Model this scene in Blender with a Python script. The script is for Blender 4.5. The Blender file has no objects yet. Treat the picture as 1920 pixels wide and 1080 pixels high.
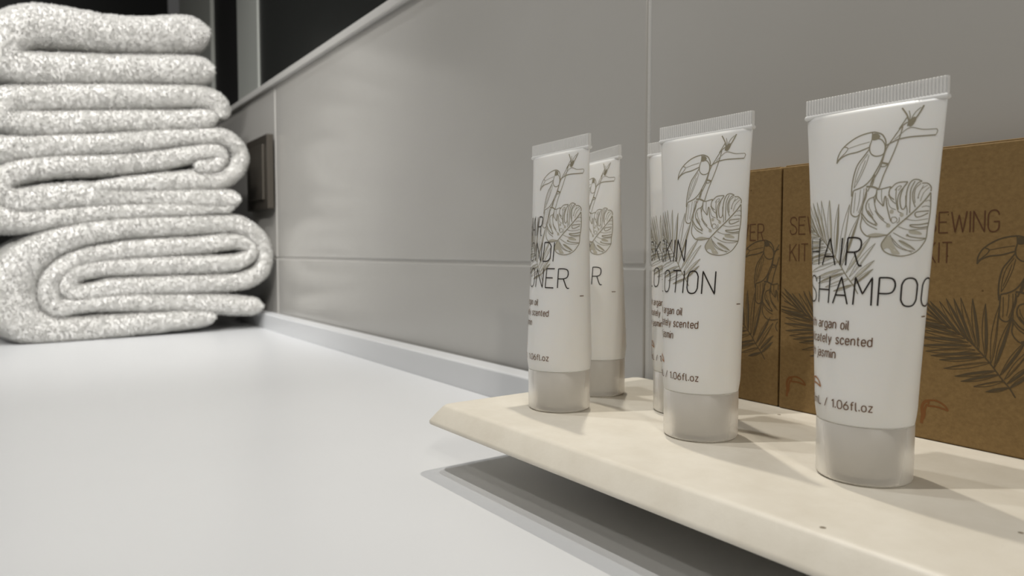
import bpy, math, random
import numpy as np
from mathutils import Vector, Matrix, noise
random.seed(4)
rng = np.random.default_rng(4)
SC = bpy.context.scene
COL = SC.collection
ZC = 0.85                      # counter top above the floor; sizes below are millimetres above the counter
def M(x, y, z): return (x/1000, y/1000, ZC + z/1000)

# ------------------------------------------------------------------ camera, light, exposure
cam_d = bpy.data.cameras.new('camera'); cam = bpy.data.objects.new('camera', cam_d); COL.objects.link(cam)
SC.camera = cam
FPX = 1343.0
yaw, pitch = math.atan2(1935, 1343), math.atan(67/1343)
F0 = Vector((-math.sin(yaw), math.cos(yaw), 0)); RT = Vector((math.cos(yaw), math.sin(yaw), 0)); UP0 = Vector((0, 0, 1))
FW = F0*math.cos(pitch) - UP0*math.sin(pitch); UP = UP0*math.cos(pitch) + F0*math.sin(pitch)
mw = Matrix((RT, UP, -FW)).transposed().to_4x4(); mw.translation = Vector(M(0, 0, 90)); cam.matrix_world = mw
cam_d.sensor_width = 36.0; cam_d.lens = 36.0*FPX/1920; cam_d.clip_start = 0.01
cam_d.dof.use_dof = True; cam_d.dof.focus_distance = 0.245; cam_d.dof.aperture_fstop = 19

W = bpy.data.worlds.new('world'); SC.world = W; W.use_nodes = True
W.node_tree.nodes['Background'].inputs[0].default_value = (1.0, 0.985, 0.96, 1)
W.node_tree.nodes['Background'].inputs[1].default_value = 0.06
def lamp(name, loc, target, power, radius, color, spot=None, blend=0.5):
    if spot:
        d = bpy.data.lights.new(name, 'SPOT'); d.spot_size = math.radians(spot); d.spot_blend = blend; d.shadow_soft_size = radius
    else:
        d = bpy.data.lights.new(name, 'AREA'); d.shape = 'DISK'; d.size = radius*2
    d.energy = power; d.color = color
    o = bpy.data.objects.new(name, d); COL.objects.link(o); o.location = M(*loc)
    o.rotation_euler = (Vector(M(*target)) - Vector(M(*loc))).to_track_quat('-Z', 'Y').to_euler()
    return o
lamp('wall_spotlight', (2130, -1125, 1460), (-330, 110, 0), 56, 0.045, (1.0, 0.955, 0.87), 36)
lamp('wall_spotlight', (1680, -720, 1460), (-330, 110, 0), 24, 0.035, (1.0, 0.955, 0.87), 42)
lamp('towel_fill_spot', (60, -330, 1220), (-850, 110, 190), 36, 0.025, (1.0, 0.985, 0.96), 34, 1.0)  # added fill that brightens the towel stack, no known source
lamp('towel_fill_spot', (420, -480, 820), (-860, 110, 190), 38, 0.04, (1.0, 0.985, 0.96), 28, 1.0)  # second added fill, lower, to light the towel fronts
lamp('ceiling_spotlight', (-520, -40, 1500), (-560, 90, 0), 17, 0.02, (0.97, 0.99, 1.0), 56, 0.9)
lamp('ceiling_downlight', (-335, -228, 1214), (-250, 100, 0), 5.3, 0.014, (1.0, 0.97, 0.92))
lamp('mirror_lamp', (-278, 252, 530), (-190, 185, 28), 0.95, 0.006, (1.0, 0.94, 0.83))
SC.view_settings.view_transform = 'Standard'; SC.view_settings.look = 'None'
SC.view_settings.exposure = 0.0; SC.view_settings.gamma = 1.0; SC.view_settings.use_curve_mapping = False

# ------------------------------------------------------------------ materials
def srgb(r, g, b):
    f = lambda c: (c/255/12.92) if c/255 <= .04045 else ((c/255+.055)/1.055)**2.4
    return (f(r), f(g), f(b), 1)
def mat(name, color, rough=0.5, metallic=0.0, spec=0.5, **kw):
    m = bpy.data.materials.new(name); m.use_nodes = True; b = m.node_tree.nodes['Principled BSDF']
    b.inputs['Base Color'].default_value = color; b.inputs['Roughness'].default_value = rough
    b.inputs['Metallic'].default_value = metallic; b.inputs['Specular IOR Level'].default_value = spec
    for k, v in kw.items(): b.inputs[k.replace('_', ' ')].default_value = v
    return m
def coord(m, kind='Object', scale=(1, 1, 1)):
    n = m.node_tree; t = n.nodes.new('ShaderNodeTexCoord'); mp = n.nodes.new('ShaderNodeMapping')
    mp.inputs['Scale'].default_value = scale; n.links.new(t.outputs[kind], mp.inputs[0]); return mp.outputs[0]
def noise_node(m, vec, scale, detail=4, rough=0.6):
    x = m.node_tree.nodes.new('ShaderNodeTexNoise'); x.inputs['Scale'].default_value = scale
    x.inputs['Detail'].default_value = detail; x.inputs['Roughness'].default_value = rough
    m.node_tree.links.new(vec, x.inputs['Vector']); return x.outputs['Fac']
def ramp(m, fac, stops):
    r = m.node_tree.nodes.new('ShaderNodeValToRGB'); e = r.color_ramp.elements
    e[0].position, e[0].color = stops[0]; e[1].position, e[1].color = stops[-1]
    for p, c in stops[1:-1]: k = e.new(p); k.color = c
    m.node_tree.links.new(fac, r.inputs[0]); return r.outputs[0]
def mul(m, a, b, fac=1.0):
    x = m.node_tree.nodes.new('ShaderNodeMix'); x.data_type = 'RGBA'; x.blend_type = 'MULTIPLY'; x.inputs[0].default_value = fac
    m.node_tree.links.new(a, x.inputs[6]); m.node_tree.links.new(b, x.inputs[7]); return x.outputs[2]
def base(m, c): m.node_tree.links.new(c, m.node_tree.nodes['Principled BSDF'].inputs['Base Color'])
def bump(m, fac, strength, dist):
    b = m.node_tree.nodes.new('ShaderNodeBump'); b.inputs['Strength'].default_value = strength; b.inputs['Distance'].default_value = dist
    m.node_tree.links.new(fac, b.inputs['Height']); m.node_tree.links.new(b.outputs[0], m.node_tree.nodes['Principled BSDF'].inputs['Normal'])

M_counter = mat('counter_solid_surface', (.72, .725, .73, 1), .32)
v = coord(M_counter); base(M_counter, ramp(M_counter, noise_node(M_counter, v, 3), [(.3, (.67, .68, .695, 1)), (.7, (.705, .715, .73, 1))]))
M_tile = mat('glazed_tile', (.48, .47, .45, 1), .22, IOR=1.6)
v = coord(M_tile); bump(M_tile, noise_node(M_tile, v, 9, 2), .12, .002)
base(M_tile, ramp(M_tile, noise_node(M_tile, v, 4), [(.3, (.45, .437, .412, 1)), (.7, (.475, .463, .44, 1))]))
M_grout = mat('grout', (.56, .55, .525, 1), .85)
v = coord(M_grout); bump(M_grout, noise_node(M_grout, v, 900, 3), .4, .0005)
M_alu = mat('trim_metal', (.60, .59, .57, 1), .35, .1)
M_dark = mat('dark_room_tone', (.016, .017, .016, 1), .35)  # mirror's reflection of the dark room as flat colour; also the far wall
M_black = mat('black_recess', (.003, .003, .003, 1), .6)
M_frame = mat('grey_frame', (.30, .31, .29, 1), .5)
M_plate = mat('bronze_plate', (.085, .075, .062, 1), .38, .5)
M_floor = mat('floor_tile', (.25, .24, .23, 1), .5)
M_cab = mat('vanity_laminate', (.5, .48, .45, 1), .5)

M_tray = mat('cream_composite', (.74, .69, .59, 1), .42)
v = coord(M_tray)
c1 = ramp(M_tray, noise_node(M_tray, v, 60, 6, .65), [(.3, (.69, .64, .545, 1)), (.7, (.77, .725, .635, 1))])
def dots(m, vec, scale, size, share, color):
    n = m.node_tree; vo = n.nodes.new('ShaderNodeTexVoronoi'); vo.inputs['Scale'].default_value = scale; n.links.new(vec, vo.inputs['Vector'])
    a = n.nodes.new('ShaderNodeMath'); a.operation = 'LESS_THAN'; a.inputs[1].default_value = size; n.links.new(vo.outputs['Distance'], a.inputs[0])
    sp = n.nodes.new('ShaderNodeSeparateColor'); n.links.new(vo.outputs['Color'], sp.inputs[0])
    g = n.nodes.new('ShaderNodeMath'); g.operation = 'LESS_THAN'; g.inputs[1].default_value = share; n.links.new(sp.outputs[0], g.inputs[0])
    k = n.nodes.new('ShaderNodeMath'); k.operation = 'MULTIPLY'; n.links.new(a.outputs[0], k.inputs[0]); n.links.new(g.outputs[0], k.inputs[1])
    return ramp(m, k.outputs[0], [(0, (1, 1, 1, 1)), (1, color)])
base(M_tray, mul(M_tray, c1, dots(M_tray, v, 80, .06, .4, (.30, .26, .21, 1)))); bump(M_tray, noise_node(M_tray, v, 500, 3), .12, .0004)

M_kraft = mat('kraft_board', (.33, .235, .125, 1), .75, spec=.3)
v = coord(M_kraft)
c1 = ramp(M_kraft, noise_node(M_kraft, coord(M_kraft, 'Object', (1, 1, 1.25)), 650, 5, .75), [(.3, (.185, .115, .044, 1)), (.7, (.255, .165, .066, 1))])
c2 = dots(M_kraft, v, 187, .075, .22, (.55, .5, .45, 1))
base(M_kraft, mul(M_kraft, c1, c2)); bump(M_kraft, noise_node(M_kraft, v, 900, 3), .2, .0002)

M_tube = mat('white_polyethylene', (.79, .78, .755, 1), .33, Subsurface_Weight=.35, Subsurface_Radius=(.006, .005, .004), Subsurface_Scale=1.0)
M_seal = mat('white_crimp', (.74, .735, .72, 1), .34)
M_neck = mat('neck_plastic', (.75, .73, .68, 1), .5)
M_cap = mat('frosted_cap', (.86, .83, .78, 1), .36, Transmission_Weight=.5, IOR=1.22)
M_ink = mat('olive_ink', (.265, .235, .165, 1), .55)
M_inkpale = mat('olive_ink_tint', (.45, .42, .34, 1), .55)
M_title = mat('foil_dark_reflection', (.016, .011, .008, 1), .4)  # copper foil mirroring dark surroundings, that darkness set as base colour
M_copper = mat('copper_foil', (.42, .20, .085, 1), .4, .45)
M_small = mat('brown_foil', (.16, .085, .045, 1), .4, .2)
M_kink = mat('dark_ink_on_board', (.080, .056, .026, 1), .7)
M_ktitle = mat('brown_foil_on_board', (.100, .040, .014, 1), .5)
M_kcopper = mat('copper_foil_on_board', (.19, .072, .014, 1), .45, .1)

M_towel = mat('white_terry', (.94, .935, .92, 1), .95, spec=.1, Sheen_Weight=.15, Sheen_Roughness=.6)
v = coord(M_towel); bump(M_towel, noise_node(M_towel, v, 500, 4, .7), .35, .002)

M_pile = mat('terry_loops', (.94, .935, .92, 1), .95, spec=.1)
_n = M_pile.node_tree; _t = _n.nodes.new('ShaderNodeBsdfTranslucent'); _t.inputs[0].default_value = (.94, .935, .915, 1)
_x = _n.nodes.new('ShaderNodeMixShader'); _x.inputs[0].default_value = .55
_n.links.new(_n.nodes['Principled BSDF'].outputs[0], _x.inputs[1]); _n.links.new(_t.outputs[0], _x.inputs[2])
_n.links.new(_x.outputs[0], _n.nodes['Material Output'].inputs[0])

# ------------------------------------------------------------------ mesh helpers
def mesh_obj(name, verts, faces, m, parent=None, smooth=True):
    me = bpy.data.meshes.new(name); me.from_pydata([tuple(p) for p in verts], [], faces); me.update()
    if smooth: me.polygons.foreach_set('use_smooth', [True]*len(me.polygons))
    me.materials.append(m); o = bpy.data.objects.new(name, me); COL.objects.link(o)
    if parent: o.parent = parent
    return o
def empty(name, loc, rz=0.0):
    o = bpy.data.objects.new(name, None); COL.objects.link(o); o.location = loc; o.rotation_euler = (0, 0, rz); o.empty_display_size = .02
    return o
def tag(o, label=None, cat=None, group=None, kind=None):
    for k, x in (('label', label), ('category', cat), ('group', group), ('kind', kind)):
        if x: o[k] = x
    return o
def bevel(o, w, seg=2, angle=.6):
    b = o.modifiers.new('bevel', 'BEVEL'); b.width = w; b.segments = seg; b.limit_method = 'ANGLE'; b.angle_limit = angle
    o.modifiers.new('wn', 'WEIGHTED_NORMAL').keep_sharp = False
    return o
def box(name, lo, hi, m, parent=None, bev=0.0, kind=None, raw=False, seg=2):
    """box from corner to corner, in millimetres above the counter (raw: millimetres local to the parent)"""
    f = (lambda x, y, z: (x/1000, y/1000, z/1000)) if raw else M
    (x0, y0, z0), (x1, y1, z1) = lo, hi
    vs = [f(x, y, z) for z in (z0, z1) for x, y in ((x0, y0), (x1, y0), (x1, y1), (x0, y1))]
    c = Vector(((vs[0][0]+vs[6][0])/2, (vs[0][1]+vs[6][1])/2, (vs[0][2]+vs[6][2])/2))
    fs = [(0, 3, 2, 1), (4, 5, 6, 7), (0, 1, 5, 4), (1, 2, 6, 5), (2, 3, 7, 6), (3, 0, 4, 7)]
    o = mesh_obj(name, [Vector(q)-c for q in vs], fs, m, parent, smooth=bev > 0); o.location = c
    if bev: bevel(o, bev/1000, seg)
    if kind: o['kind'] = kind
    return o
def rings(loops, cap0=True, cap1=True):
    vs, fs = [], []; n = len(loops[0])
    for L in loops: vs += L
    for i in range(len(loops)-1):
        for j in range(n):
            k = (j+1) % n; fs.append((i*n+j, i*n+k, (i+1)*n+k, (i+1)*n+j))
    if cap0: fs.append(tuple(reversed(range(n))))
    if cap1: fs.append(tuple((len(loops)-1)*n+j for j in range(n)))
    return vs, fs
def smooth_line(pts, step=0.5, curved=True):
    p = np.array(pts, float)
    if len(p) == 2 or not curved:
        out = []
        for a, b in zip(p[:-1], p[1:]):
            n = max(1, int(np.ceil(np.hypot(*(b-a)[:2])/step))); out += [a+(b-a)*i/n for i in range(n)]
        return np.array(out+[p[-1]])
    closed = np.allclose(p[0], p[-1])
    q = np.vstack([p[-2] if closed else 2*p[0]-p[1], p, p[1] if closed else 2*p[-1]-p[-2]])
    out = []
    for i in range(1, len(q)-2):
        a, b, c, d = q[i-1], q[i], q[i+1], q[i+2]
        n = max(2, int(np.ceil(np.hypot(*(c-b)[:2])/step)))
        for t in np.arange(n)/n:
            out.append(.5*((2*b)+(c-a)*t+(2*a-5*b+4*c-d)*t*t+(3*b-a-3*c+d)*t**3))
    return np.array(out+[p[-1]])
class Print:
    """flat print: ribbons and filled patches laid on a surface through a mapping (u, z, lift) -> point"""
    def __init__(s, mapper, clip=None, lift=.05): s.map, s.clip, s.v, s.f, s.k, s.lift = mapper, clip, [], [], 0, lift
    def line(s, pts, w, curved=True, step=.55, taper=False):
        p = smooth_line(pts, step, curved)
        if s.clip:
            (a, b, c, d) = s.clip; ok = (p[:, 0] > a) & (p[:, 0] < b) & (p[:, 1] > c) & (p[:, 1] < d)
            runs, cur = [], []
            for i, g in enumerate(ok):
                if g: cur.append(p[i])
                elif cur: runs.append(cur); cur = []
            if cur: runs.append(cur)
        else: runs = [p]
        for r in runs:
            r = np.array(r)
            if len(r) < 2: continue
            t = np.gradient(r, axis=0); t /= (np.hypot(t[:, 0], t[:, 1])[:, None]+1e-9); n = np.stack([-t[:, 1], t[:, 0]], 1)
            s.k += 1; lift = s.lift+.0012*(s.k % 40); b = len(s.v)
            ww = np.full(len(r), w/2)
            if taper: ww *= np.clip(1.25*np.sin(np.linspace(.12, np.pi-.12, len(r))), 0, 1)
            for q, m_, h in zip(r, n, ww):
                s.v.append(s.map(*(q+m_*h), lift)); s.v.append(s.map(*(q-m_*h), lift))
            for i in range(len(r)-1): s.f.append((b+2*i, b+2*i+1, b+2*i+3, b+2*i+2))
    def fill(s, pts, curved=True):
        p = smooth_line(list(pts)+[pts[0]], .7, curved)[:-1]
        if s.clip:
            (a, b, c, d) = s.clip
            if not all(a < x < b and c < y < d for x, y in p): return
        ctr = p.mean(0); b = len(s.v); s.v.append(s.map(*ctr, .045)); n = len(p)
        for q in p: s.v.append(s.map(*q, .045))
        for i in range(n): s.f.append((b, b+1+i, b+1+(i+1) % n))
    def make(s, name, m, parent):
        if not s.v: return None
        o = mesh_obj(name, s.v, s.f, m, parent, smooth=False); return o

# single-line lettering, cap height 1: glyph = (width, [(curved, points)...])
_O = [(.26, 1), (.10, .95), (.015, .80), (0, .70), (0, .30), (.015, .20), (.10, .05), (.26, 0), (.42, .05), (.505, .20), (.52, .30), (.52, .70), (.505, .80), (.42, .95), (.26, 1)]
G = {
 'A': (.60, [(0, [(0, 0), (.30, 1), (.60, 0)]), (0, [(.10, .32), (.50, .32)])]),
 'C': (.52, [(1, [(.52, .74), (.50, .88), (.40, .98), (.26, 1), (.10, .95), (.015, .8), (0, .7), (0, .3), (.015, .2), (.10, .05), (.26, 0), (.40, .02), (.50, .12), (.52, .26)])]),
 'D': (.54, [(0, [(0, 0), (0, 1)]), (1, [(0, 1), (.25, 1), (.42, .95), (.53, .80), (.54, .68), (.54, .32), (.53, .20), (.42, .05), (.25, 0), (0, 0)])]),
 'E': (.50, [(0, [(.50, 1), (0, 1), (0, 0), (.50, 0)]), (0, [(0, .52), (.42, .52)])]),
 'G': (.54, [(1, [(.53, .78), (.50, .89), (.40, .98), (.27, 1), (.10, .95), (.015, .8), (0, .7), (0, .3), (.015, .2), (.10, .05), (.27, 0), (.42, .04), (.52, .16), (.54, .30)]), (0, [(.54, .25), (.54, .47), (.28, .47)])]),
 'H': (.56, [(0, [(0, 0), (0, 1)]), (0, [(.56, 0), (.56, 1)]), (0, [(0, .5), (.56, .5)])]),
 'I': (.0, [(0, [(0, 0), (0, 1)])]),
 'K': (.54, [(0, [(0, 0), (0, 1)]), (0, [(.50, 1), (0, .42)]), (0, [(.15, .58), (.54, 0)])]),
 'L': (.48, [(0, [(0, 1), (0, 0), (.48, 0)])]),
 'M': (.62, [(0, [(0, 0), (.02, 1), (.31, .40), (.60, 1), (.62, 0)])]),
 'N': (.56, [(0, [(0, 0), (0, 1), (.56, 0), (.56, 1)])]),
 'O': (.52, [(1, _O)]),
 'P': (.50, [(0, [(0, 0), (0, 1)]), (1, [(0, 1), (.28, 1), (.43, .95), (.50, .82), (.50, .66), (.43, .50), (.28, .44), (0, .44)])]),
 'R': (.55, [(0, [(0, 0), (0, 1)]), (1, [(0, 1), (.27, 1), (.43, .95), (.49, .84), (.49, .67), (.43, .54), (.27, .48), (0, .48)]), (1, [(.28, .48), (.36, .25), (.44, .05), (.50, -.01), (.57, .0)])]),
 'S': (.50, [(1, [(.49, .78), (.46, .90), (.36, .98), (.24, 1), (.10, .96), (.03, .86), (.02, .74), (.08, .62), (.25, .52), (.42, .42), (.49, .30), (.49, .16), (.40, .04), (.25, 0), (.11, .02), (.02, .12), (0, .24)])]),
 'T': (.52, [(0, [(0, 1), (.52, 1)]), (0, [(.26, 1), (.26, 0)])]),
 'U': (.54, [(1, [(0, 1), (0, .3), (.02, .18), (.10, .05), (.27, 0), (.44, .05), (.52, .18), (.54, .3), (.54, 1)])]),
 'V': (.58, [(0, [(0, 1), (.29, 0), (.58, 1)])]),
 'W': (.80, [(0, [(0, 1), (.20, 0), (.40, .85), (.60, 0), (.80, 1)])]),
 ' ': (.22, []),
 'a': (.40, [(1, [(.03, .62), (.12, .70), (.26, .70), (.38, .62), (.40, .50), (.40, .0)]), (1, [(.40, .42), (.18, .42), (.03, .34), (0, .20), (.05, .05), (.18, 0), (.32, .04), (.40, .14)])]),
 'c': (.38, [(1, [(.38, .52), (.32, .66), (.20, .70), (.06, .64), (0, .48), (0, .22), (.06, .06), (.20, 0), (.32, .04), (.38, .18)])]),
 'd': (.42, [(0, [(.42, 1), (.42, 0)]), (1, [(.42, .52), (.34, .66), (.20, .70), (.06, .64), (0, .48), (0, .22), (.06, .06), (.20, 0), (.34, .04), (.42, .18)])]),
 'e': (.40, [(1, [(0, .36), (.40, .36), (.40, .48), (.34, .65), (.20, .70), (.06, .64), (0, .48), (0, .22), (.06, .06), (.20, 0), (.32, .03), (.39, .14)])]),
 'f': (.28, [(1, [(.30, 1), (.18, .98), (.12, .88), (.11, .75), (.11, 0)]), (0, [(0, .68), (.27, .68)])]),
 'g': (.42, [(1, [(.42, .70), (.42, -.08), (.36, -.24), (.20, -.28), (.04, -.22)]), (1, [(.42, .52), (.34, .66), (.20, .70), (.06, .64), (0, .48), (0, .22), (.06, .06), (.20, 0), (.34, .04), (.42, .18)])]),
 'h': (.42, [(0, [(0, 1), (0, 0)]), (1, [(0, .5), (.08, .65), (.22, .70), (.36, .65), (.42, .50), (.42, 0)])]),
 'i': (.0, [(0, [(0, 0), (0, .70)]), (0, [(0, .88), (0, 1)])]),
 'j': (.06, [(1, [(.06, .70), (.06, -.1), (.02, -.24), (-.08, -.28)]), (0, [(.06, .88), (.06, 1)])]),
 'l': (.10, [(1, [(0, 1), (0, .14), (.04, .02), (.13, 0)])]),
 'm': (.66, [(0, [(0, .70), (0, 0)]), (1, [(0, .5), (.06, .65), (.17, .70), (.28, .65), (.33, .5), (.33, 0)]), (1, [(.33, .5), (.39, .65), (.50, .70), (.61, .65), (.66, .5), (.66, 0)])]),
 'n': (.40, [(0, [(0, .70), (0, 0)]), (1, [(0, .5), (.08, .65), (.21, .70), (.34, .65), (.40, .50), (.40, 0)])]),
 'o': (.40, [(1, [(.20, .70), (.06, .64), (0, .48), (0, .22), (.06, .06), (.20, 0), (.34, .06), (.40, .22), (.40, .48), (.34, .64), (.20, .70)])]),
 'r': (.26, [(0, [(0, .70), (0, 0)]), (1, [(0, .48), (.06, .63), (.16, .70), (.28, .69)])]),
 's': (.36, [(1, [(.35, .58), (.28, .68), (.17, .70), (.05, .65), (.02, .54), (.08, .42), (.26, .30), (.35, .20), (.33, .07), (.19, 0), (.06, .03), (0, .14)])]),
 't': (.28, [(1, [(.11, .92), (.11, .16), (.15, .04), (.28, 0)]), (0, [(0, .68), (.27, .68)])]),
 'w': (.58, [(0, [(0, .70), (.15, 0), (.29, .60), (.43, 0), (.58, .70)])]),
 'y': (.42, [(0, [(0, .70), (.21, .02)]), (0, [(.42, .70), (.14, -.28)])]),
 'z': (.36, [(0, [(0, .70), (.36, .70), (0, 0), (.36, 0)])]),
 '0': (.46, [(1, [(x*.46/.52, y) for x, y in _O])]),
 '1': (.20, [(0, [(0, .80), (.18, 1), (.18, 0)])]),
 '3': (.44, [(1, [(.02, .86), (.12, .98), (.24, 1), (.38, .94), (.42, .78), (.36, .60), (.20, .54), (.36, .50), (.44, .34), (.42, .12), (.26, 0), (.12, .01), (0, .14)])]),
 '6': (.44, [(1, [(.32, 1), (.14, .70), (.02, .45), (0, .25), (.07, .05), (.22, 0), (.37, .06), (.44, .24), (.42, .46), (.28, .58), (.12, .54), (.02, .42)])]),
 '.': (.04, [(0, [(0.02, 0), (0.02, .18)])]),
 '/': (.34, [(0, [(0, -.06), (.34, 1.04)])]),
}
def text(pr, s, u, z, h, w, track=.2, sx=1.0):
    for ch in s:
        gw, strokes = G[ch]
        for curved, pts in strokes:
            pr.line([(u+x*h*sx, z+y*h) for x, y in pts], w, curved=bool(curved), step=.45 if h > 4 else .3)
        u += (gw+track)*h*sx
    return u

# ------------------------------------------------------------------ drawings (millimetres) and towel folds
BIRD= [(0.42, [(-7.03, 86.57), (-6.83, 88.5), (-5.79, 90.5), (-3.69, 92.23), (-0.99, 93.5), (2.28, 94.0), (3.92, 93.58), (5.05, 92.94), (5.99, 91.47), (6.26, 90.0)]), (0.42, [(-7.03, 86.57), (-6.1, 87.79), (-3.99, 88.71), (-1.17, 89.07), (1.85, 89.96)]), (0.3, [(-5.45, 91.0), (-4.19, 90.5), (-4.58, 89.47), (-6.18, 88.0), (-6.9, 87.28)]), (0.18, [(-4.03, 90.34), (-1.03, 91.0), (1.85, 91.43)]), (0.35, [(2.28, 94.0), (2.39, 92.0), (2.0, 90.5), (2.01, 89.47)]), (0.35, [(2.38, 91.94), (2.04, 90.05), (2.43, 88.46), (3.67, 87.45), (5.18, 87.42), (6.02, 88.07), (6.04, 89.96), (5.25, 91.4), (4.25, 92.0), (3.14, 92.0)]), (0.42, [(2.01, 89.47), (0.64, 87.5), (-0.73, 85.5), (-1.41, 82.79), (-1.63, 79.57), (-1.43, 77.04)]), (0.42, [(6.26, 90.0), (6.04, 87.9), (5.4, 85.52), (4.51, 83.5), (3.3, 81.2), (1.57, 79.54), (-1.07, 78.57)]), (0.2, [(2.15, 87.93), (1.65, 85.5), (0.79, 83.0), (-0.17, 80.71), (-0.99, 79.24)]), (0.2, [(1.79, 88.26), (0.06, 85.44), (-0.76, 82.44), (-0.99, 79.24)]), (0.2, [(1.32, 86.5), (0.5, 83.77), (-0.59, 80.76)]), (0.38, [(-1.11, 78.5), (-1.22, 75.8), (-1.23, 73.0), (-0.82, 72.0), (0.23, 71.5), (1.2, 72.0), (2.04, 74.94), (2.59, 77.0), (2.4, 79.0)]), (0.18, [(-0.42, 78.0), (-0.37, 75.45), (-0.38, 72.55)]), (0.18, [(0.89, 78.7), (0.82, 75.55), (0.49, 73.0)]), (0.18, [(1.8, 78.95), (1.8, 75.52), (0.95, 72.5)]), (0.55, [(2.36, 79.42), (4.01, 79.27), (5.76, 78.5)]), (0.35, [(5.7, 78.79), (6.48, 82.0), (7.32, 84.56), (8.62, 88.55), (9.61, 92.54), (9.88, 94.5)]), (0.35, [(2.83, 78.1), (3.89, 80.82), (5.5, 84.5), (6.44, 88.96), (7.91, 91.71), (9.74, 94.58), (10.98, 95.54)]), (0.3, [(3.41, 80.0), (4.23, 82.56), (4.09, 80.5), (3.82, 79.56)]), (0.6, [(5.83, 85.46), (7.4, 85.0)]), (0.3, [(7.4, 85.0), (6.59, 84.45), (5.5, 84.5)]), (0.4, [(6.37, 90.0), (9.03, 91.18), (11.76, 91.55), (15.01, 91.51), (17.67, 91.5)]), (0.22, [(8.3, 91.33), (11.47, 93.92), (14.89, 93.15), (17.74, 93.04)]), (0.22, [(17.67, 91.5), (18.04, 92.5), (17.74, 93.04)]), (0.45, [(9.12, 99.5), (10.57, 97.46), (11.18, 95.81), (11.09, 94.5)]), (0.5, [(11.21, 94.95), (12.62, 96.05), (13.76, 97.93), (14.39, 99.42)]), (0.25, [(10.96, 98.5), (11.42, 96.96), (11.31, 95.5)]), (0.25, [(13.8, 99.0), (12.57, 97.92), (11.77, 96.28)]), (0.35, [(9.06, 93.93), (9.96, 95.5), (10.8, 97.0)]), (0.3, [(2.49, 78.22), (2.02, 75.1), (1.96, 72.05)]), (0.3, [(5.33, 77.57), (5.18, 77.0), (5.01, 75.0)])]
BIRD_FILL= [[(2.35, 93.5), (3.51, 93.5), (4.5, 92.7), (4.18, 92.0), (3.2, 91.74), (2.39, 92.0)], [(11.49, 94.27), (10.99, 95.5), (12.4, 96.73), (12.95, 96.0), (12.26, 94.5)]]
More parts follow.
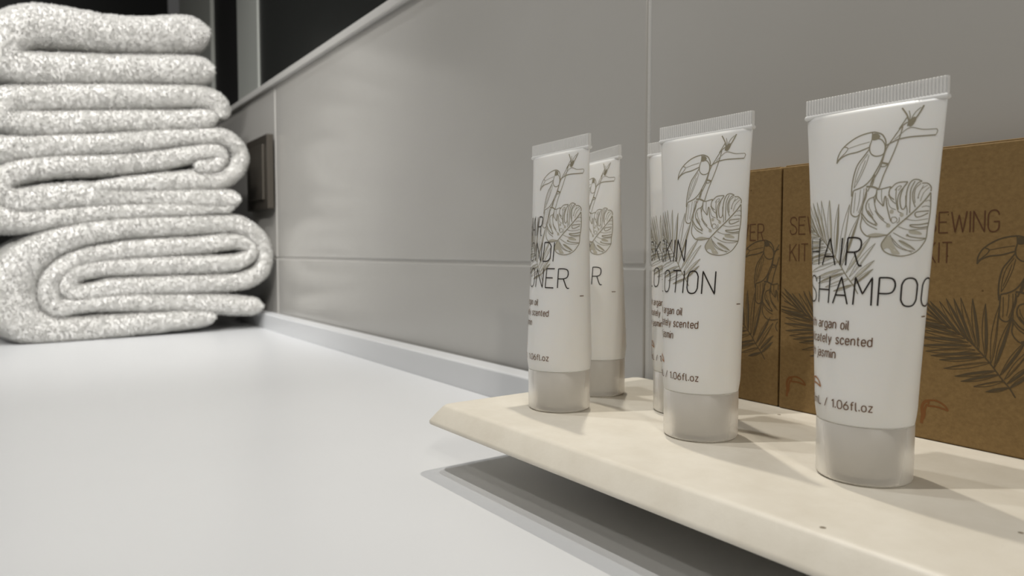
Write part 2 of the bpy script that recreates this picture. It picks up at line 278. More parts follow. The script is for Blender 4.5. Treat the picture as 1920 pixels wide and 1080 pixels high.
LEAF= [(0.45, [(8.84, 66.5), (11.09, 69.0), (13.58, 71.57), (15.48, 73.77), (16.82, 75.5), (17.8, 77.11)]), (0.35, [(8.84, 66.5), (6.0, 66.03), (3.9, 66.26), (2.47, 67.5), (1.84, 69.08), (2.01, 71.08), (1.78, 72.5)]), (0.35, [(1.78, 72.5), (3.71, 70.24), (5.97, 68.95)]), (0.25, [(1.99, 71.54), (3.59, 69.46), (6.22, 68.0)]), (0.35, [(6.0, 69.4), (4.74, 71.0), (3.4, 72.5), (2.79, 74.3), (3.38, 76.0), (4.64, 76.5)]), (0.3, [(3.46, 73.0), (4.97, 70.96)]), (0.2, [(3.5, 75.0), (3.7, 73.82), (4.89, 71.74)]), (0.3, [(4.64, 76.5), (5.05, 74.5), (5.84, 72.46), (7.64, 70.5)]), (0.22, [(5.19, 72.94), (6.6, 71.0), (8.35, 69.5), (8.69, 69.2)]), (0.35, [(4.64, 76.5), (5.1, 77.26), (5.27, 78.44), (6.21, 78.5), (8.56, 79.03)]), (0.3, [(5.23, 78.0), (5.43, 76.0), (7.18, 73.95)]), (0.2, [(6.38, 78.3), (6.58, 76.0), (7.17, 74.0)]), (0.35, [(7.25, 74.0), (7.28, 76.0), (7.55, 76.56), (8.05, 74.0), (8.79, 71.47), (9.28, 70.0)]), (0.25, [(8.14, 76.95), (9.01, 75.5), (10.09, 74.5)]), (0.2, [(8.0, 76.1), (8.78, 73.8), (10.21, 72.95)]), (0.35, [(8.56, 79.03), (8.25, 77.5), (8.58, 76.47), (9.62, 75.59)]), (0.35, [(8.59, 78.5), (8.97, 79.0), (9.88, 79.82), (11.21, 80.05), (12.42, 80.0)]), (0.22, [(9.61, 78.01), (10.33, 79.0), (11.07, 78.95), (10.4, 77.92)]), (0.25, [(9.92, 78.68), (9.99, 76.03), (10.34, 74.0), (10.81, 72.48), (11.62, 72.06)]), (0.35, [(12.44, 79.95), (11.52, 78.5), (10.97, 75.94), (11.35, 73.5), (11.94, 73.0), (12.41, 73.95), (12.23, 76.5)]), (0.3, [(12.2, 79.49), (10.81, 77.46), (10.42, 75.2), (10.8, 72.94)]), (0.35, [(12.4, 74.5), (12.39, 77.5), (12.86, 79.5), (13.61, 80.43), (14.59, 80.5), (15.6, 80.0)]), (0.25, [(12.4, 74.39), (12.8, 72.78), (12.8, 71.5)]), (0.3, [(14.02, 80.09), (13.26, 78.0), (13.28, 75.36), (13.41, 72.03)]), (0.3, [(15.6, 80.0), (14.62, 79.5), (13.79, 77.55), (13.91, 75.33), (14.56, 73.45)]), (0.25, [(15.4, 79.5), (14.32, 78.27), (14.15, 76.45), (14.43, 74.55)]), (0.35, [(15.66, 79.5), (16.86, 79.44), (17.76, 78.5), (17.82, 77.43)]), (0.2, [(16.92, 79.0), (15.5, 77.82), (14.92, 75.65)]), (0.2, [(15.99, 78.94), (15.11, 76.74), (15.11, 75.65)]), (0.2, [(17.36, 78.5), (16.15, 77.0), (15.57, 74.92)]), (0.35, [(17.81, 77.11), (18.11, 73.73), (18.16, 71.5), (18.03, 69.5), (17.87, 67.92), (17.81, 65.57), (17.09, 64.0), (16.0, 62.5), (14.48, 61.5), (12.41, 61.02), (10.1, 61.33), (8.3, 62.29), (7.49, 63.83), (7.9, 65.0), (8.84, 66.5)]), (0.35, [(17.81, 72.5), (15.52, 72.3), (14.62, 71.96), (14.91, 71.0), (16.02, 71.11), (17.66, 71.94)]), (0.2, [(12.68, 70.5), (14.8, 70.06), (17.73, 70.5)]), (0.38, [(17.98, 69.4), (15.81, 69.02), (13.93, 69.0), (13.72, 68.82), (14.18, 68.5), (15.9, 68.22), (17.96, 68.5)]), (0.2, [(11.15, 68.54), (13.49, 67.71), (15.91, 67.85), (17.88, 68.0)]), (0.35, [(17.83, 65.5), (15.71, 65.64), (13.79, 66.03), (13.18, 66.56)]), (0.22, [(10.09, 67.0), (13.28, 65.28), (16.19, 65.0), (17.73, 65.5)]), (0.22, [(11.4, 65.01), (13.38, 64.0), (15.4, 62.5)]), (0.22, [(9.38, 66.47), (10.69, 64.0), (12.7, 62.66), (15.0, 62.27)]), (0.2, [(9.81, 65.72), (11.85, 63.5), (14.62, 61.94)]), (0.2, [(16.02, 73.44), (17.0, 73.74), (17.97, 73.5)]), (0.2, [(16.7, 74.83), (17.49, 75.19), (17.9, 74.82)]), (0.22, [(9.85, 71.05), (9.4, 70.93), (9.39, 70.0), (9.91, 69.5), (10.57, 69.92), (10.7, 70.5), (10.27, 71.0), (9.85, 71.05)]), (0.22, [(11.16, 70.97), (11.2, 69.91), (10.67, 69.5)])]
LEAF_FILL= [[(9.77, 72.5), (9.64, 72.0), (9.3, 72.0), (8.99, 72.03), (8.8, 72.5), (8.96, 72.95), (9.26, 73.0), (9.68, 72.78)], [(12.13, 71.5), (12.0, 71.24), (11.69, 71.0), (11.31, 71.32), (11.21, 71.56), (11.35, 72.0), (11.64, 72.05), (12.0, 71.99)], [(9.28, 69.0), (9.19, 68.5), (8.79, 68.43), (8.41, 68.5), (8.24, 69.0), (8.4, 69.44), (8.79, 69.5), (9.12, 69.22)], [(6.21, 69.39), (6.17, 69.0), (5.81, 68.96), (5.57, 69.0), (5.39, 69.44), (5.55, 69.54), (5.82, 69.72), (6.15, 69.5)], [(13.6, 66.44), (13.56, 66.0), (13.26, 66.0), (13.04, 66.0), (12.95, 66.45), (13.02, 66.55), (13.3, 66.71), (13.54, 66.5)], [(13.57, 67.5), (14.99, 67.6), (16.4, 66.95), (16.42, 66.43), (13.9, 66.77)], [(11.39, 65.07), (12.35, 65.0), (14.54, 63.5), (15.4, 62.5), (13.8, 63.13), (12.21, 64.1)], [(8.9, 66.13), (9.4, 66.06), (10.05, 64.55), (10.96, 63.0), (12.0, 61.53), (10.86, 61.5), (10.1, 61.71), (9.41, 62.98), (8.42, 63.05), (8.0, 62.6), (7.59, 63.9), (8.0, 65.02)], [(4.04, 66.59), (5.92, 67.0), (8.59, 66.53), (8.19, 66.4), (6.2, 66.03), (4.31, 66.17)]]
RACHIS= [(0.0, 0.0), (-1.68, 2.62), (-4.07, 5.43), (-7.02, 9.29), (-10.51, 13.18), (-14.07, 16.51), (-18.73, 19.49), (-24.08, 22.43), (-29.05, 24.65)]
LEAFLETS= [((-33.72, 30.47), (-21.92, 21.19)), ((-29.19, 29.53), (-19.25, 19.45)), ((-25.57, 27.72), (-16.11, 17.52)), ((-22.63, 27.88), (-14.57, 16.46)), ((-20.55, 28.84), (-13.54, 15.68)), ((-18.23, 28.96), (-12.52, 14.86)), ((-16.2, 29.34), (-11.51, 14.04)), ((-12.7, 29.26), (-10.5, 13.02)), ((-9.0, 27.85), (-8.5, 10.98)), ((-5.2, 27.54), (-7.02, 9.29)), ((-1.64, 24.11), (-6.04, 8.24)), ((2.37, 17.47), (-4.33, 6.19)), ((3.76, 15.3), (-3.13, 5.04)), ((3.92, 10.19), (-2.4, 3.82)), ((3.78, 7.6), (-1.68, 2.62)), ((-34.66, 22.81), (-21.37, 20.67)), ((-32.33, 21.23), (-18.72, 19.22)), ((-28.93, 20.05), (-16.11, 17.52)), ((-28.32, 18.08), (-14.56, 16.29)), ((-28.81, 15.73), (-13.53, 15.3)), ((-28.18, 12.91), (-12.51, 14.32)), ((-26.48, 11.09), (-11.49, 13.18)), ((-24.81, 9.85), (-9.99, 12.16)), ((-22.1, 8.76), (-8.99, 11.09)), ((-20.7, 6.12), (-7.03, 9.72)), ((-17.26, 4.07), (-5.54, 7.35)), ((-15.43, 2.67), (-4.57, 6.31)), ((-11.64, 1.6), (-3.12, 4.51)), ((-8.2, 0.51), (-1.68, 2.72))]
TOWELS= {'bottom': [[(142.9, 17.2, 6.7), (111.7, 16.3, 9.7), (70.7, 14.4, 10.3), (39.9, 13.0, 10.8), (-3.5, 12.6, 12.5), (-27.9, 16.7, 15.3), (-42.0, 30.2, 20.0), (-45.8, 52.3, 22.0), (-38.1, 74.0, 18.7), (-19.1, 93.6, 14.0), (5.9, 105.9, 11.3), (34.9, 113.0, 10.8), (65.3, 117.9, 11.0), (105.5, 119.7, 10.3), (139.7, 122.3, 10.0), (172.2, 121.3, 9.2), (192.6, 108.6, 8.3), (201.9, 89.6, 7.5), (198.6, 70.5, 8.0), (186.0, 60.3, 8.3), (165.4, 56.1, 8.7), (121.0, 54.6, 9.0), (79.6, 54.0, 9.0), (40.8, 52.6, 9.0), (17.2, 48.4, 8.3), (3.1, 51.4, 8.3), (1.2, 60.4, 8.7), (7.8, 69.3, 8.3), (26.6, 73.9, 8.0), (56.6, 76.0, 8.7), (104.6, 76.3, 8.7), (147.7, 76.8, 8.3), (171.4, 79.3, 7.0), (185.0, 88.7, 6.7), (182.0, 98.1, 6.3), (164.4, 102.6, 7.3), (130.5, 98.3, 8.3), (88.6, 95.2, 8.7), (49.3, 91.3, 8.3), (15.3, 84.7, 7.7), (-3.3, 74.3, 8.0), (-13.5, 60.8, 8.0), (-14.7, 46.4, 8.0), (-9.8, 34.9, 7.7), (4.1, 35.9, 7.0), (25.7, 38.1, 7.0), (55.7, 37.6, 8.3), (95.4, 35.9, 9.2), (137.9, 32.1, 9.7), (183.5, 27.2, 8.3), (196.9, 26.5, 6.7)]], 'third': [[(25.7, 155.5, 3.7), (58.6, 160.8, 6.7), (90.1, 164.8, 8.7), (132.0, 169.9, 10.7), (156.8, 175.0, 9.7), (171.6, 188.0, 8.0), (175.5, 201.2, 7.5), (166.6, 215.1, 7.5), (150.5, 220.4, 7.5), (115.9, 216.3, 8.0), (75.2, 207.9, 9.2), (29.8, 200.1, 9.7), (-12.3, 194.5, 10.3), (-51.5, 186.2, 11.3), (-70.4, 171.0, 12.5), (-74.7, 149.8, 13.3), (-65.6, 129.1, 13.3), (-40.7, 120.8, 10.3), (-7.4, 124.9, 9.7), (35.4, 131.2, 8.7), (81.4, 135.0, 7.0), (131.3, 138.3, 5.3), (165.2, 141.4, 4.0)], [(123.7, 183.4, 7.3), (146.3, 187.8, 7.3), (153.6, 197.5, 6.3), (148.4, 203.4, 6.7), (130.9, 200.9, 7.5), (90.7, 190.4, 9.7), (44.0, 181.6, 10.0), (0.9, 176.6, 9.7), (-32.8, 169.3, 10.0), (-49.8, 158.9, 10.0), (-50.1, 146.6, 9.2), (-37.6, 139.5, 10.3), (-13.7, 143.0, 11.7), (14.1, 146.8, 12.3), (50.7, 148.9, 11.3), (89.8, 149.2, 11.0), (131.6, 149.8, 10.3), (172.7, 150.6, 8.0)]], 'second': [[(148.3, 240.7, 9.0), (140.3, 239.1, 9.7), (116.3, 234.1, 10.0), (75.7, 229.7, 10.3), (30.4, 223.4, 10.7), (-18.4, 216.1, 11.3), (-38.0, 215.9, 11.3), (-47.9, 224.3, 11.7), (-40.0, 235.5, 12.0), (-11.0, 242.1, 12.3), (31.0, 248.2, 12.0), (76.3, 254.8, 11.7), (125.3, 262.0, 11.3), (146.0, 259.5, 11.3), (154.0, 251.0, 10.7), (153.1, 241.8, 9.7)]], 'top': [[(142.3, 333.1, 17.0), (118.3, 328.5, 18.0), (77.8, 319.8, 16.7), (47.3, 315.6, 16.3), (18.4, 314.0, 17.5), (-9.1, 312.4, 18.7), (-27.7, 307.2, 18.0), (-40.8, 296.2, 17.5), (-45.6, 282.5, 16.7), (-40.2, 271.3, 15.8), (-26.1, 268.3, 14.7), (-10.2, 269.8, 14.0), (31.7, 276.6, 14.0), (77.0, 283.5, 14.0), (117.5, 289.2, 14.3), (146.7, 293.0, 13.7)]]}
LOT2 = (-190.5, 215)
# ------------------------------------------------------------------ setting
floor = box('floor', (-2200, -1800, -870), (1500, 300, -850), M_floor, kind='structure')
wall = box('wall_right', (-1480, 260.6, -850), (400, 360, 287), M_grout, kind='structure')
XT = [-1480, -868, -256, 356]
for i in range(3):
    for (z0, z1) in ((-115, 81.8), (84.2, 286)):
        y0 = 259.5
        t = box('tile', (XT[i]+1.5, y0, z0), (XT[i+1]-1.5, 270, z1), M_tile, bev=1.0, seg=3); t.parent = wall
        t.matrix_parent_inverse = wall.matrix_world.inverted()
        t.location = t.location - wall.location; t.matrix_parent_inverse = Matrix()
        t['kind'] = 'structure'
box('trim_1', (-1480, 255.6, 287), (400, 275, 295.5), M_alu, bev=1.4, kind='structure', seg=3)
box('wall_mirror', (-937, 262, 295.6), (400, 360, 1300), M_dark, kind='structure')  # mirror above the tiles, its dark reflection painted as plain colour
box('trim_2', (-1036, 259.5, 295.6), (-937, 360, 1300), M_frame, bev=2, kind='structure')
box('wall_recess', (-1192, 265, 295.6), (-1036, 360, 1300), M_black, kind='structure')
box('trim_3', (-1440, 259.5, 295.6), (-1192, 360, 1300), M_frame, bev=2, kind='structure')
box('wall_far', (-2200, -1800, -850), (-2150, 360, 1300), M_dark, kind='structure')

counter = tag(box('counter_top', (-1000, -420, -30), (400, 241, 0), M_counter, bev=.6),
              'glossy white countertop running along the tiled wall under towels and tray', 'counter')
ups = tag(box('upstand', (-1000, 241.2, -30), (400, 256.4, 17.6), M_counter, bev=1.6, seg=3),
          'low white upstand strip along the back of the countertop below the tiles', 'upstand')
cab = tag(box('vanity_cabinet', (-980, -390, -850), (380, 236, -30.2), M_cab, bev=2), 'plain vanity cabinet under the white countertop', 'cabinet')

sw = tag(empty('light_switch', M(-911, 259.5, 186)), 'square bronze switch plate on the tiles beside the towel stack', 'light switch')
pl = box('plate', (-45, -11, -44), (45, -3, 44), M_plate, sw, bev=.8, raw=True)
box('rocker', (-33, -13.5, -33), (33, -10, 33), M_plate, sw, bev=1.2, raw=True)

# ------------------------------------------------------------------ tray
TR = math.radians(.8)
tray = tag(empty('tray', M(-255, 142.8, 0), TR), 'cream stone-look serving tray carrying the tubes and boxes', 'tray')
def rrect(x0, y0, x1, y1, r, z, n=5):
    out = []
    for cx, cy, a0 in ((x1-r, y0+r, -90), (x1-r, y1-r, 0), (x0+r, y1-r, 90), (x0+r, y0+r, 180)):
        for k in range(n+1):
            a = math.radians(a0+90*k/n); out.append(((cx+r*math.cos(a))/1000, (cy+r*math.sin(a))/1000, z/1000))
    return out
TX, TY = 238, 111
prof = [(-14, 14.0, 4), (-2, 18.6, 4), (4.2, 19.6, 4), (5.4, 20.0, 5), (5.8, 20.7, 5), (5.2, 21.8, 5), (3.2, 24.4, 4), (1.2, 27.0, 3.5), (.2, 27.75, 3.2), (-1.2, 28.0, 3)]
loops = [rrect(-e, -e, TX+e, TY+min(e, 1.5), r, z) for e, z, r in prof]
vs, fs = rings(loops); mesh_obj('slab', vs, fs, M_tray, tray)
bevel(tray.children[0], .0004, 1, .9)
vs, fs = rings([rrect(62, 56, TX-20, TY-20, 4, .05), rrect(62, 56, TX-20, TY-20, 4, 14.05)]); mesh_obj('base', vs, fs, M_tray, tray, smooth=False)

# ------------------------------------------------------------------ squeeze tubes
def sect(z):
    s = min(1, max(0, (z-22)/(101-22))); a = 12.9+(19.35-12.9)*s
    P_ = 2*np.pi*12.9*(1-s)+4*19.6*s; lo, hi = .3, 13.2
    for _ in range(40):
        m_ = (lo+hi)/2
        if np.pi*(3*(a+m_)-np.sqrt((3*a+m_)*(a+3*m_))) < P_: lo = m_
        else: hi = m_
    k = min(1, max(0, (z-16)/6)); sh = .6*(1-np.sin(k*np.pi/2))
    return a-sh, max(lo, .45)-sh
PH = np.linspace(-np.pi, np.pi, 361); _c = {}
def table(z):
    q = round(float(z), 1)
    if q not in _c:
        a, b = sect(q); x = a*np.sin(PH); y = -b*np.cos(PH)
        L = np.concatenate([[0], np.cumsum(np.hypot(np.diff(x), np.diff(y)))]); _c[q] = (a, b, L-L[180])
    return _c[q]
def tube_map(u, z, lift):
    z = min(101.0, max(16.0, z)); a, b, L = table(z); ph = np.interp(u, L, PH)
    nx, ny = np.sin(ph)/a, -np.cos(ph)/b; l = math.hypot(nx, ny)
    return ((a*np.sin(ph)+lift*nx/l)/1000, (-b*np.cos(ph)+lift*ny/l)/1000, z/1000)
def circle(r, z, n=56): return [(r*math.cos(2*math.pi*k/n)/1000, r*math.sin(2*math.pi*k/n)/1000, z/1000) for k in range(n)]

_protos = {}
def tube_parts():
    """plain tube meshes shared by all five tubes"""
    if _protos: return _protos
    # body
    loops = []
    for z in [16, 16.4, 17, 18, 19.5, 21, 22.5, 24] + list(range(27, 97, 3)) + [97, 98.5, 100, 101]:
        a, b = sect(z); n = 72
        loops.append([(a*math.sin(2*math.pi*k/n)/1000, -b*math.cos(2*math.pi*k/n)/1000, z/1000) for k in range(n)])
    _protos['body'] = rings(loops)
    # neck inside the cap
    _protos['neck'] = rings([circle(7.2, 3.5), circle(7.2, 12.5), circle(10.2, 13), circle(10.6, 15.9)])
    # cap: hollow shell standing on its closed end
    _protos['cap'] = rings([circle(10.9, 15.8), circle(10.9, 2.2), circle(10.2, 1.5), circle(.5, 1.5)][::-1] + [circle(12.0, 15.9)] +
                           [circle(12.35, 15.6), circle(12.3, 8), circle(12.25, 1.0), circle(11.9, .35), circle(11.3, .02), circle(.5, .02)])
    # crimped seal: ribbed flat band over a smooth bead
    vs, fs = [], []; nx = 176; hw = 19.4
    zz = [100.4, 100.8, 101.3, 101.8, 102.0, 106.0, 106.2]; 
    for iz, z in enumerate(zz):
        for side in (-1, 1):
            for i in range(nx+1):
                x = -hw+2*hw*i/nx
                t = (.62, .95, .95, .62, .52, .52, .40)[iz]
                if iz in (4, 5): t += .16*(1 if (i % 4) < 2 else -1)
                edge = .25 if iz in (1, 2) else 0
                vs.append(((x*(1+edge/hw))/1000, side*t/1000, z/1000))
    row = 2*(nx+1)
    for iz in range(len(zz)-1):
        a0 = iz*row; b0 = a0+row
        for i in range(nx):
            fs.append((a0+i, a0+i+1, b0+i+1, b0+i)); k = nx+1
            fs.append((a0+k+i+1, a0+k+i, b0+k+i, b0+k+i+1))
        fs.append((a0+nx+1, a0, b0, b0+nx+1)); fs.append((a0+nx, a0+2*nx+1, b0+2*nx+1, b0+nx))
    t0 = (len(zz)-1)*row
    for i in range(nx): fs.append((t0+i, t0+i+1, t0+nx+2+i, t0+nx+1+i)); fs.append((i+1, i, nx+1+i, nx+2+i))
    _protos['crimp_seal'] = (vs, fs)
    return _protos

PS = .87       # print scale on the tubes against the boxes
RE = (2.8, 51.0)
def draw_art(ink, tint, f, k, palm_f, palm_k):
    """line drawing of bird, branch and leaves; f maps drawing millimetres to the surface sheet, k scales line widths"""
    for w, pts in BIRD: ink.line([f(*p) for p in pts], w*k)
    for pts in BIRD_FILL: ink.fill([f(*p) for p in pts])
    for w, pts in LEAF: ink.line([f(*p) for p in pts], w*k)
    for pts in LEAF_FILL: tint.fill([f(*p) for p in pts])
    ink.line([palm_f(*p) for p in RACHIS], .38*palm_k)
    for i, ((tx, tz), (bx_, bz)) in enumerate(LEAFLETS):
        t, b = np.array((tx, tz)), np.array((bx_, bz)); d = b-t; L = np.hypot(*d); n = np.array((-d[1], d[0]))/L
        w = min(.95, .035*L+.35)
        for sgn, bow in ((1, .35), (-1, .75)):
            pts = [t, t+d*.25+n*sgn*w*bow, t+d*.55+n*sgn*w*(bow+.25), t+d*.85+n*sgn*w*.45, b]
            ink.line([palm_f(*p) for p in pts], .2*palm_k)
        pts = [t+d*.06, t+d*.5+n*.2*w, b-d*.08]
        (tint if i % 2 else ink).line([palm_f(*p) for p in pts], (.8 if i % 3 else .16)*palm_k, taper=True)
def draw_emblem(pr, u, z, h):
    """small side-on bird head with long bill"""
    P_ = lambda x, y: (u+x*h, z+y*h)
    pr.line([P_(.02, 0), P_(.05, .35), P_(.02, .65), P_(.12, .88), P_(.3, .95)], .12*h)
    pr.line([P_(.0, .05), P_(.12, .3), P_(.14, .6), P_(.22, .8)], .09*h)
    pr.line([P_(.25, .96), P_(.55, 1.0), P_(.85, .88), P_(1.02, .68)], .07*h)
    pr.line([P_(.25, .74), P_(.6, .76), P_(1.02, .68)], .07*h)
    pr.line([P_(.25, .96), P_(.27, .85), P_(.25, .74)], .07*h)

def make_tube(lines, xy, yawdeg, label):
    t = tag(empty('squeeze_tube', M(xy[0], xy[1], 28.0), math.radians(yawdeg)), label, 'toiletry tube', 'squeeze tubes on the cream tray')
    for nm, m_ in (('body', M_tube), ('neck', M_neck), ('cap', M_cap), ('crimp_seal', M_seal)):
        vs, fs = tube_parts()[nm]; o = mesh_obj(nm, vs, fs, m_, t, smooth=nm != 'crimp_seal')
        if nm == 'cap': o['label'] = 'frosted translucent cap'
    ink, tint = Print(tube_map, (-24, 24, 17, 100.5)), Print(tube_map, (-24, 24, 17, 100.5))
    draw_art(ink, tint, lambda u, z: (u, z), .78, lambda x, z: (RE[0]+x*PS, RE[1]+z*PS), .7)
    art = ink.make('artwork', M_ink, t); tn = tint.make('artwork_tint', M_inkpale, art)
    ti = Print(tube_map, None, .12)
    for s, u, z, h, sx in lines: text(ti, s, u, z, h, .40, track=.21, sx=sx)
    ti.make('title', M_title, t)
    sm = Print(tube_map, None, .12)
    for s, z in (('with argan oil', 41.4), ('delicately scented', 37.4), ('with jasmin', 33.4)):
        text(sm, s, -15.2, z, 2.35, .30, track=.22)
    text(sm, '30mL / 1.06fl.oz', -13.2, 20.3, 2.2, .28, track=.2, sx=1.2)
    sm.line([(19.2, 45.4), (21.0, 45.4)], .3)
    sm.make('small_print', M_small, t)
    em = Print(tube_map, None, .12); draw_emblem(em, -13.4, 20.6, 6.6); em.make('emblem', M_copper, t)
    return t
RY = lambda s, z, h=7.3, sx=1.0, u=-15.0: (s, u, z, h, sx)
make_tube([RY('HAIR', 58.5, 7.4, 1.04), RY('SHAMPOO', 48.1)], (-106, 192.8), 0, 'white squeeze tube lettered HAIR SHAMPOO standing nearest at the right of the tray')
make_tube([RY('SKIN', 58.9, 7.3, .93), RY('LOTION', 48.6)], (-162, 190.6), 0, 'front white squeeze tube lettered SKIN LOTION standing in the middle of the tray')
make_tube([RY('SKIN', 58.9, 7.3, .93), RY('LOTION', 48.6)], LOT2, 4, 'white squeeze tube mostly hidden behind the front skin lotion tube')
make_tube([RY('HAIR', 68.6, 7.4, .8), RY('CONDI', 58.5, 7.3, 1.03), RY('TIONER', 48.4, 7.3, 1.1)], (-223.3, 178.0), -4, 'front white squeeze tube lettered HAIR CONDITIONER at the left end of the tray')
make_tube([RY('HAIR', 68.6, 7.4, .8), RY('CONDI', 58.5, 7.3, 1.03), RY('TIONER', 48.4, 7.3, 1.1)], (-237.5, 210.5), -14, 'white squeeze tube partly hidden behind the front hair conditioner tube')

# ------------------------------------------------------------------ kraft boxes
BW, BH, BD = 52.0, 95.6, 8.4
def make_box(lines, x, y, yawdeg, label, shift):
    b = tag(empty('cardboard_box', M(x, y, 28.0), math.radians(yawdeg)), label, 'box', 'kraft boxes standing against the wall on the tray')
    box('carton', (0, 0, .1), (BW, BD, BH), M_kraft, b, bev=.7, raw=True, seg=3)
    box('lid_flap', (1.2, .25, BH-.2), (BW-1.2, BD-.6, BH+.35), M_kraft, b, bev=.25, raw=True)
    mp = lambda u, z, lift: (u/1000, -lift/1000, z/1000)
    clip = (.4, BW-.4, 1, BH-1)
    ink, tint = Print(mp, clip), Print(mp, clip)
    s = 1/PS
    f = lambda u, z: (19.1+shift+(u+7.05)*s, 58.35+(z-86.57)*s)
    pf = lambda px, pz: (30.9+shift+px, 18.3+pz)
    draw_art(ink, tint, f, 1.0, pf, 1.0)
    a = ink.make('artwork', M_kink, b); tint.make('artwork_tint', M_kink, a)
    ti = Print(mp, clip, .11)
    for t, u, z in lines: text(ti, t, u, z, 6.6, .36, track=.17, sx=.86)
    ti.make('title', M_ktitle, b)
    em = Print(mp, clip); draw_emblem(em, 3.6+(1 if shift else 0), 5.2, 12.0/1.45); em.make('emblem', M_kcopper, b)
    return b
make_box([('SHOWER', 20.0, 66.9), ('CAP', 20.0, 57.5)], -225.3, 251.6, -1.6, 'kraft box lettered SHOWER CAP, leftmost of the row behind the tubes', 14.6)
make_box([('SEWING', 4.0, 69.0), ('KIT', 4.0, 58.6)], -172.4, 249.3, -1.5, 'kraft sewing kit box in the middle of the row, between the lotion and shampoo tubes', 0)
make_box([('SEWING', 3.7, 68.3), ('KIT', 3.7, 58.6)], -119.9, 246.7, -1.2, 'kraft sewing kit box farthest right in the row, cut by the picture edge', 0)

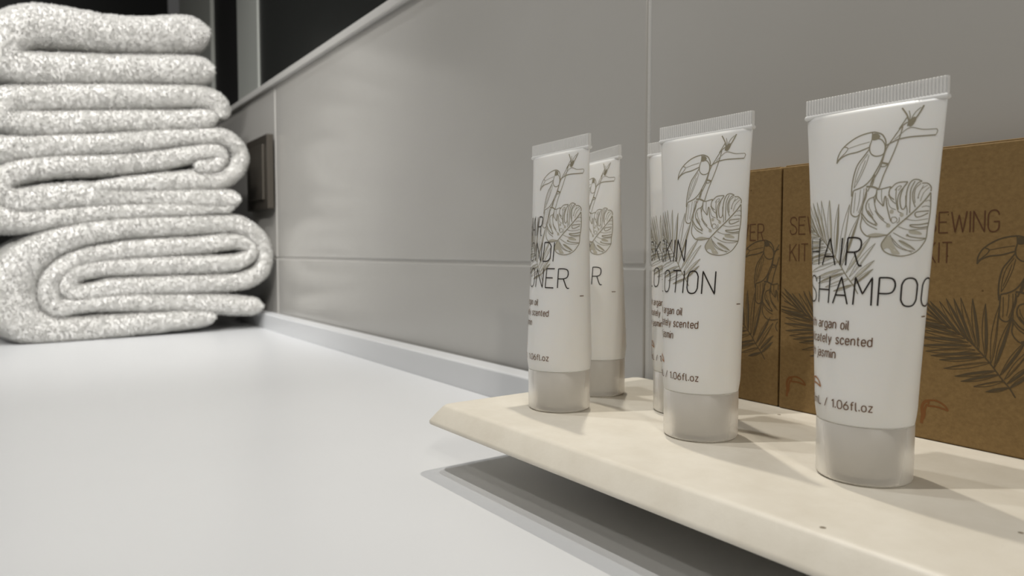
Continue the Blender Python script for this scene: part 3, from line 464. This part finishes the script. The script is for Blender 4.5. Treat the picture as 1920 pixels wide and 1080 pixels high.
# ------------------------------------------------------------------ towels
TA, TH = np.array((-838.0, 43.0)), math.radians(95)
TD = np.array((math.cos(TH), math.sin(TH))); TN = np.array((TD[1], -TD[0]))      # along the stack's front, and out of it
def towel_world(u, z, d):      # d: depth behind the front face
    p = TA + TD*u - TN*d
    return np.array((p[0], p[1], z))
def towel(paths, label, depth, seed, density, zmin):
    r = np.random.default_rng(seed); verts, faces = [], []; P3, N3 = [], []
    origin = np.array((TA[0], TA[1], zmin))
    for path in paths:
        q = smooth_line(path, 3.2); t = np.gradient(q[:, :2], axis=0); t /= np.hypot(t[:, 0], t[:, 1])[:, None]; n = np.stack([-t[:, 1], t[:, 0]], 1)
        L = np.concatenate([[0], np.cumsum(np.hypot(*np.diff(q[:, :2], axis=0).T))]); tot = L[-1]
        h = q[:, 2]*1.17
        for i in range(len(h)):                                  # round off both ends of the cloth
            e = min(L[i], tot-L[i]); 
            if e < h[i]: h[i] *= max(.12, math.sqrt(max(0, 1-(1-e/h[i])**2)))
        N = len(q)
        sec = [(-1, depth), (-1, depth*.5), (-1, 26), (-1.0, 14), (-.98, 8), (-.9, 4.6), (-.74, 2.2), (-.5, .8), (-.25, .2), (0, 0), (.25, .2), (.5, .8), (.74, 2.2), (.9, 4.6), (.98, 8), (1, 14), (1, 26), (1, depth*.5), (1, depth)]
        base_i = len(verts); grid = np.zeros((N, len(sec), 3)); K = len(sec)
        for i in range(N):
            wob = 3.0*noise.noise((L[i]*.012+seed*7, seed*3.1, 0))
            for j, (a, d) in enumerate(sec):
                u = q[i, 0]+n[i, 0]*a*h[i]; z = q[i, 1]+n[i, 1]*a*h[i]; dd = d*(h[i]/9 if d < 20 else 1)+2+wob
                nz = noise.noise((u*.09+seed, z*.09, dd*.09)); n2 = noise.noise((u*.3, z*.3+seed, dd*.3))
                k = (1.0*nz+.55*n2)
                g = towel_world(u+n[i, 0]*a*k, max(zmin+.3, z+n[i, 1]*a*k), dd+(1-abs(a))*k)
                grid[i, j] = g-origin; verts.append(tuple((g-origin)/1000))
        for i in range(N-1):
            for j in range(K-1):
                a = base_i+i*K+j; faces.append((a, a+1, a+K+1, a+K))
            a = base_i+i*K; faces.append((a+K-1, a, a+K, a+K+K-1))
        faces.append(tuple(base_i+j for j in range(K))); faces.append(tuple(base_i+(N-1)*K+j for j in reversed(range(K))))
        # scatter points for the pile, on the front part of the cloth only
        A_, B_, C_, D_ = grid[:-1, :-1], grid[1:, :-1], grid[1:, 1:], grid[:-1, 1:]
        nn = np.cross(C_-A_, D_-B_); ar = np.linalg.norm(nn, axis=2)/2; nn /= (2*ar[..., None]+1e-9)
        cen = (A_+C_)/2
        js = np.arange(K-1); okj = (js >= 3) & (js <= K-5)
        ar = ar*np.where(okj, 1.0, np.where((js >= 1) & (js <= K-3), .26, 0))[None, :]
        cnt = r.poisson(ar*density)
        ii, jj = np.nonzero(cnt); rep = cnt[ii, jj]; ii, jj = np.repeat(ii, rep), np.repeat(jj, rep)
        s, w = r.random(len(ii))[:, None], r.random(len(ii))[:, None]
        P3.append((A_[ii, jj]*(1-s)+B_[ii, jj]*s)*(1-w)+(D_[ii, jj]*(1-s)+C_[ii, jj]*s)*w)
        # flip towards outside: compare with the path's centre line
        m3 = np.array([towel_world(q[i, 0], q[i, 1], 14)-origin for i in ii]); nrm = nn[ii, jj]
        sg = np.sign(((P3[-1]-m3)*nrm).sum(1)); sg[sg == 0] = 1; N3.append(nrm*sg[:, None])
    o = mesh_obj('folded_towel', verts, faces, M_towel); o.location = M(*origin)
    tag(o, label, 'towel', 'folded white bath towels stacked on the countertop')
    # terry pile: short tapered tufts
    p, nr = np.vstack(P3), np.vstack(N3); n = len(p)
    rnd = r.normal(size=(n, 3)); d1 = nr+.4*rnd; d1 /= np.linalg.norm(d1, axis=1)[:, None]
    d2 = nr*.7+.7*r.normal(size=(n, 3)); d2 /= np.linalg.norm(d2, axis=1)[:, None]
    ln = (1.0+1.3*r.random(n))[:, None]; rad = (.24+.2*r.random(n))[:, None]
    sd = np.cross(d1, r.normal(size=(n, 3))); sd /= np.linalg.norm(sd, axis=1)[:, None]; sb = np.cross(d1, sd)
    rings_ = []
    for c, rr in ((p-.9*d1, rad), (p+d1*ln*.75, rad*1.0)):
        for k in range(3):
            a = 2*math.pi*k/3; rings_.append(c+rr*(sd*math.cos(a)+sb*math.sin(a)))
    tip = p+d1*ln*.75+d2*ln*.75
    V = np.stack(rings_+[tip], 1).reshape(-1, 3)/1000
    V[:, 2] = np.maximum(V[:, 2], .0002)
    tri = np.array([(0, 1, 4), (0, 4, 3), (1, 2, 5), (1, 5, 4), (2, 0, 3), (2, 3, 5), (3, 4, 6), (4, 5, 6), (5, 3, 6)])
    T_ = (np.arange(n)[:, None, None]*7+tri[None]).reshape(-1, 3)
    me = bpy.data.meshes.new('terry_pile'); me.vertices.add(len(V)); me.vertices.foreach_set('co', V.ravel().astype(np.float32))
    me.loops.add(T_.size); me.loops.foreach_set('vertex_index', T_.ravel().astype(np.int32))
    me.polygons.add(len(T_)); me.polygons.foreach_set('loop_start', np.arange(0, T_.size, 3, dtype=np.int32))
    me.update(calc_edges=True); me.validate(); me.polygons.foreach_set('use_smooth', [True]*len(T_))
    me.materials.append(M_pile); tp = bpy.data.objects.new('terry_pile', me); COL.objects.link(tp); tp.parent = o; tp['kind'] = 'stuff'
    return o
towel(TOWELS['bottom'], 'thick rolled white towel at the bottom of the stack, resting on the countertop', 170, 1, 1.15, 0)
towel(TOWELS['third'], 'loosely folded white towel lying directly on the bottom rolled towel', 165, 2, 1.15, 90)
towel(TOWELS['second'], 'thin folded white towel just under the topmost towel of the stack', 160, 3, 1.15, 190)
towel(TOWELS['top'], 'puffy folded white towel on top of the stack', 160, 4, 1.15, 240)
